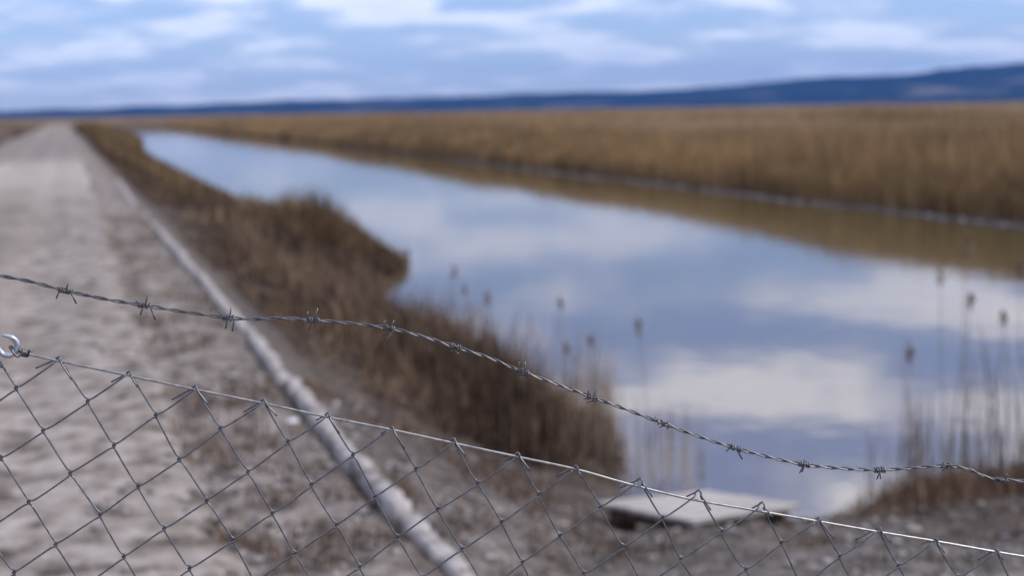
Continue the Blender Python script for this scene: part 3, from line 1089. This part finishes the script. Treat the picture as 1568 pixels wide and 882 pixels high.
def zig(j, side):
    """one picket wire: side +1 swings right of knuckle j, -1 swings left"""
    oj = j if side > 0 else j - 1
    ctrl = []
    k0 = node(j, 0)
    tl = rf.uniform(0.014, 0.034)
    down_in = (node(oj, 1) - k0)
    down_in /= np.linalg.norm(down_in)
    out_dir = VD * down_in.dot(VD) - UD * down_in.dot(UD)
    out_dir = out_dir - VD * rf.uniform(0.0, 0.16) - UD * side * rf.uniform(-0.06, 0.10) + FN * (0.10 * side)
    out_dir /= np.linalg.norm(out_dir)
    dz = 0.0028 * side
    # tail, over the tension wire, down again
    ctrl += [k0 + out_dir * tl + FN * (dz * 1.7), k0 + out_dir * tl * 0.45 + FN * dz * 1.5, k0 + out_dir * 0.006 + FN * dz * 1.1]
    ctrl += [k0 - VD * 0.0022 - FN * 0.0012 * side, k0 + down_in * 0.006 - FN * dz * 1.0]
    prev = k0
    for row in range(1, ROWS + 1):
        jj = oj if row % 2 else j
        p = node(jj, row)
        e = p - prev
        ln = np.linalg.norm(e)
        e = e / ln
        s_row = 1 if (row % 2) else -1
        sw = side * s_row                   # +1: this bend opens to the left, i.e. swings right
        face = side * s_row
        perp = np.cross(FN, e)
        if perp[2] < 0:
            perp = -perp
        sag = rf.normal(0.0007, 0.0007)
        ctrl.append(prev + e * ln * 0.16 + FN * 0.0016 * face - perp * sag)
        ctrl.append(prev + e * ln * 0.84 + FN * 0.0016 * face - perp * sag)
        # bend hooks through the neighbour: short upright run in the bend
        ctrl.append(p - VD * 0.0017 - e * 0.0016 + UD * sw * 0.0004 + FN * 0.0016 * face)
        ctrl.append(p + UD * sw * 0.0015)
        nxt_e = node(j if row % 2 else oj, row + 1) - p
        nxt_e /= np.linalg.norm(nxt_e)
        ctrl.append(p + VD * 0.0017 + nxt_e * 0.0016 + UD * sw * 0.0004 - FN * 0.0016 * face)
        prev = p
    return catmull(ctrl[:-1], 3)


for j in range(0, len(KN)):
    for side in (-1, 1):
        if (side < 0 and j == 0) or (side > 0 and j == len(KN) - 1):
            continue
        tube('mesh_wire', zig(j, side) - FO, RW, M_MESH, fence, 6)

# wire wrapped back round itself behind the hook
wr_ = []
a0, a1 = fen(33, 540), fen(52, 545)
d_ = (a1 - a0) / np.linalg.norm(a1 - a0)
b_ = np.cross(d_, FN)
for s_ in np.linspace(0, 1, 60):
    an = s_ * 2 * math.pi * 4.5
    wr_.append(a0 + (fen(43, 542) - a0) * s_ + (math.cos(an) * b_ + math.sin(an) * FN) * 0.0036)
wr_.append(fen(46, 536) - FN * 0.003)
wr_.append(fen(50, 537) - FN * 0.004)
lp = [fen(42, 541.5), fen(33, 540, 0.002), fen(24, 538, 0.006), fen(17, 532, 0.005), fen(15, 531, 0), fen(20, 536, -0.006), fen(28, 545, -0.006), fen(33, 541, -0.003)]
multi_tube('wire_wrap', [(np.array(wr_) - FO, 0.0015, 6), (catmull(lp, 6) - FO, 0.0015, 6)], M_BARB, fence)

# the hook that holds the tension wire
hk = [fen(-95, 536), fen(-40, 528), fen(-8, 529), fen(3, 541), fen(14, 544.5), fen(23, 540), fen(27, 531), fen(25, 523, -0.001), fen(18, 516, -0.003), fen(5, 512.5, -0.005)]
HK = catmull(hk, 6)
ho = fen(-8, 529)
hook = tube('steel_hook', HK - ho, np.concatenate([np.full(len(HK) - 8, 0.0034), np.linspace(0.0034, 0.0016, 8)]), M_HOOK, None, 10)
hook.location = ho
tag(hook, 'shiny zinc hook holding the left end of the tension wire', 'hook')

# posts just outside the picture that carry everything


def post(p, top, label):
    gz = float(height(np.array([p[0]]), np.array([p[1]]))[0]) - 0.05
    o = tube('fence_post', [(0, 0, 0), (0, 0, (top - gz) * 0.5), (0, 0, top - gz - 0.01), (0, 0, top - gz)], [0.022, 0.022, 0.022, 0.016], M_POST, None, 14)
    o.location = (p[0], p[1], gz)
    return tag(o, label, 'post')


pl = fen(-124, 536)
post(pl, 1.72, 'grey steel post left of the picture carrying the hook')
post(tw_end + FT * 0.022, 1.40, 'grey steel post right of the picture ending the fence')

# ------------------------------------------------------------------ barbed wire
bwp = [(-124, 398), (-60, 408), (0, 421), (50, 431), (100, 444), (160, 457), (222, 467), (290, 478), (350, 486), (390, 488), (430, 487), (480, 490),
       (540, 495), (595, 502), (645, 514), (697, 530.5), (750, 548), (800, 569), (850, 587), (905, 607), (960, 627), (1015, 648), (1070, 668), (1125, 685.5),
       (1180, 700), (1230, 710.5), (1285, 716.5), (1345, 719), (1400, 715.5), (1447, 712.5), (1480, 718), (1508, 730), (1535, 735), (1568, 736)]
bw = [fen(a, b, -0.004) for a, b in bwp]
bw.append(np.array([*(tw_end + FT * 0.0)[:2], bw[-1][2] - 0.05]))
BW = catmull(bw, 40)
seg = np.concatenate([[0], np.cumsum(np.linalg.norm(np.diff(BW, axis=0), axis=1))])
ss_ = np.arange(0, seg[-1], 0.0016)
CW = np.stack([np.interp(ss_, seg, BW[:, k]) for k in range(3)], -1)
TT = np.gradient(CW, axis=0)
TT /= np.linalg.norm(TT, axis=1)[:, None]
E1 = np.cross(TT, FN)
E1 /= np.linalg.norm(E1, axis=1)[:, None]
E2 = np.cross(TT, E1)
barb = empty('barbed_wire', tuple(np.append(fen(784, 560)[:2], 0)))
tag(barb, 'twisted two strand barbed wire sagging above the chain link fence', 'wire')
BO = np.array(barb.location)
tw_ang = ss_ / 0.044 * 2 * math.pi + 0.9 * np.sin(ss_ * 9)
BARBS = [((100, 444), (-11, 13, 0), (6, -4, 1), (11, -13, 0), (15, 19, 0)), ((222, 467), (-9, -13, 0), (-11, 13, 0), (10, -20, 0), (14, 22, 0)),
         ((350, 486), (-10, -13, 0), (-9, 15, 0), (9, -18, 0), (3, 20, 0)), ((480, 490), (-6, -16, 0), (-11, 12, 0), (11, -18, 0), (2, 20, 0)),
         ((595, 501), (-3, -14, 0), (-13, 8, 0), (13, -13, 0), (-6, 18, 0)), ((697, 530.5), (-4, -7, 1), (-9, 4, 1), (9, 5, 1), (3, 5, 0)),
         ((800, 569), (-6, -16, 0), (-16, 5, 0), (7, -16, 0), (-5, 6, 1)), ((905, 607), (-4, -13, 0), (-16, 0, 0), (12, -16, 0), (-8, 4, 1)),
         ((1015, 648), (-12, -12, 0), (-6, 4, 1), (3, -9, 1), (6, 4, 0)), ((1125, 685.5), (-13, 3, 0), (-11, -7, 0), (16, 19, 0), (6, -4, 1)),
         ((1230, 710.5), (-13, -9, 0), (-8, 9, 0), (-2, 14, 0), (3, -7, 1)), ((1345, 719), (-9, -9, 0), (-10, 12, 0), (6, 14, 0), (6, -5, 1)),
         ((1447, 712.5), (-8, -6, 0), (-5, 5, 1), (6, -5, 0), (7, 5, 1)), ((1535, 735), (-9, -7, 0), (-5, 9, 0), (12, -8, 0), (4, 5, 1))]
bpos = np.array([fen(b[0][0], b[0][1], -0.004) for b in BARBS])
# strands open up a little where a barb is wound on
gap = np.zeros(len(CW))
for p in bpos:
    gap = np.maximum(gap, np.exp(-(np.linalg.norm(CW - p, axis=1) / 0.011) ** 2))
for k in (0, 1):
    a = tw_ang + math.pi * k
    rad_ = (0.00125 + 0.0008 * gap)[:, None]
    tube('strand', CW + (np.cos(a)[:, None] * E1 + np.sin(a)[:, None] * E2) * rad_ - BO, 0.00118, M_BARB, barb, 6)


def barb_wire(c, tdir, t1, t2, shift):
    """one short wire wound twice round the strands with two cut ends"""
    e1 = np.cross(tdir, FN)
    e1 /= np.linalg.norm(e1)
    e2 = np.cross(tdir, e1)
    c0 = c + tdir * shift
    pts = []

    def angle(v):
        return math.atan2(np.dot(v, e2), np.dot(v, e1))
    a1, a2 = angle(t1), angle(t2)
    rad = 0.0035
    s0 = a1 - math.pi / 2 + math.pi         # leave tangentially
    s1 = a2 + math.pi / 2 + math.pi
    tot = (s1 - s0) % (2 * math.pi) + 2 * math.pi
    loop = [c0 + tdir * (k / 24 - 0.5) * 0.0058 + rad * (math.cos(s0 + tot * k / 24) * e1 + math.sin(s0 + tot * k / 24) * e2) for k in range(25)]
    pts = [loop[0] + t1, loop[0] + t1 * 0.5] + loop + [loop[-1] + t2 * 0.5, loop[-1] + t2]
    return np.array(pts)


for (c2, *tips) in BARBS:
    c = fen(c2[0], c2[1], -0.004)
    i = int(np.argmin(np.linalg.norm(CW - c, axis=1)))
    c = CW[i]
    tdir = TT[i]
    tv = []
    for q, (dx, dy, fw) in enumerate(tips):
        sh = -6 if q < 2 else 6
        v = fen(c2[0] + dx - sh, c2[1] + dy - sh * 0.2, -0.004) - fen(c2[0], c2[1], -0.004)
        dep = math.sqrt(max(0.0145 ** 2 - np.dot(v, v), 0.0)) * (1 if fw else 0.35)
        v = v + FN * (-dep if (q % 2 == 0) else dep * 0.8)
        tv.append(v)
    w1 = barb_wire(c, tdir, tv[0], tv[1], -0.0040)
    w2 = barb_wire(c, tdir, tv[2], tv[3], 0.0040)
    multi_tube('barb', [(w1 - BO, 0.00098, 5), (w2 - BO, 0.00098, 5)], M_BARB, barb)

# ------------------------------------------------------------------ haze
HX, HT = 13500.0, 460.0
V = [(sx * HX, sy_, z) for z in (-8.0, HT) for (sx, sy_) in ((-1, -2000.0), (1, -2000.0), (1, 15000.0), (-1, 15000.0))]
me = bpy.data.meshes.new('haze')
me.from_pydata(V, [], [[3, 2, 1, 0], [4, 5, 6, 7], [0, 1, 5, 4], [1, 2, 6, 5], [2, 3, 7, 6], [3, 0, 4, 7]])
MH = bpy.data.materials.new('haze')
MH.use_nodes = True
t = MH.node_tree
t.nodes.clear()
pv = N(t, 'ShaderNodeVolumePrincipled')
pv.inputs['Color'].default_value = (0.13, 0.37, 1.0, 1)
pv.inputs['Density'].default_value = 4.8e-5
pv.inputs['Anisotropy'].default_value = 0.0
mo = N(t, 'ShaderNodeOutputMaterial')
t.links.new(pv.outputs[0], mo.inputs['Volume'])
haze = obj('haze', me, MH)
tag(haze, 'thin blue haze over the plain', 'haze', kind='stuff')
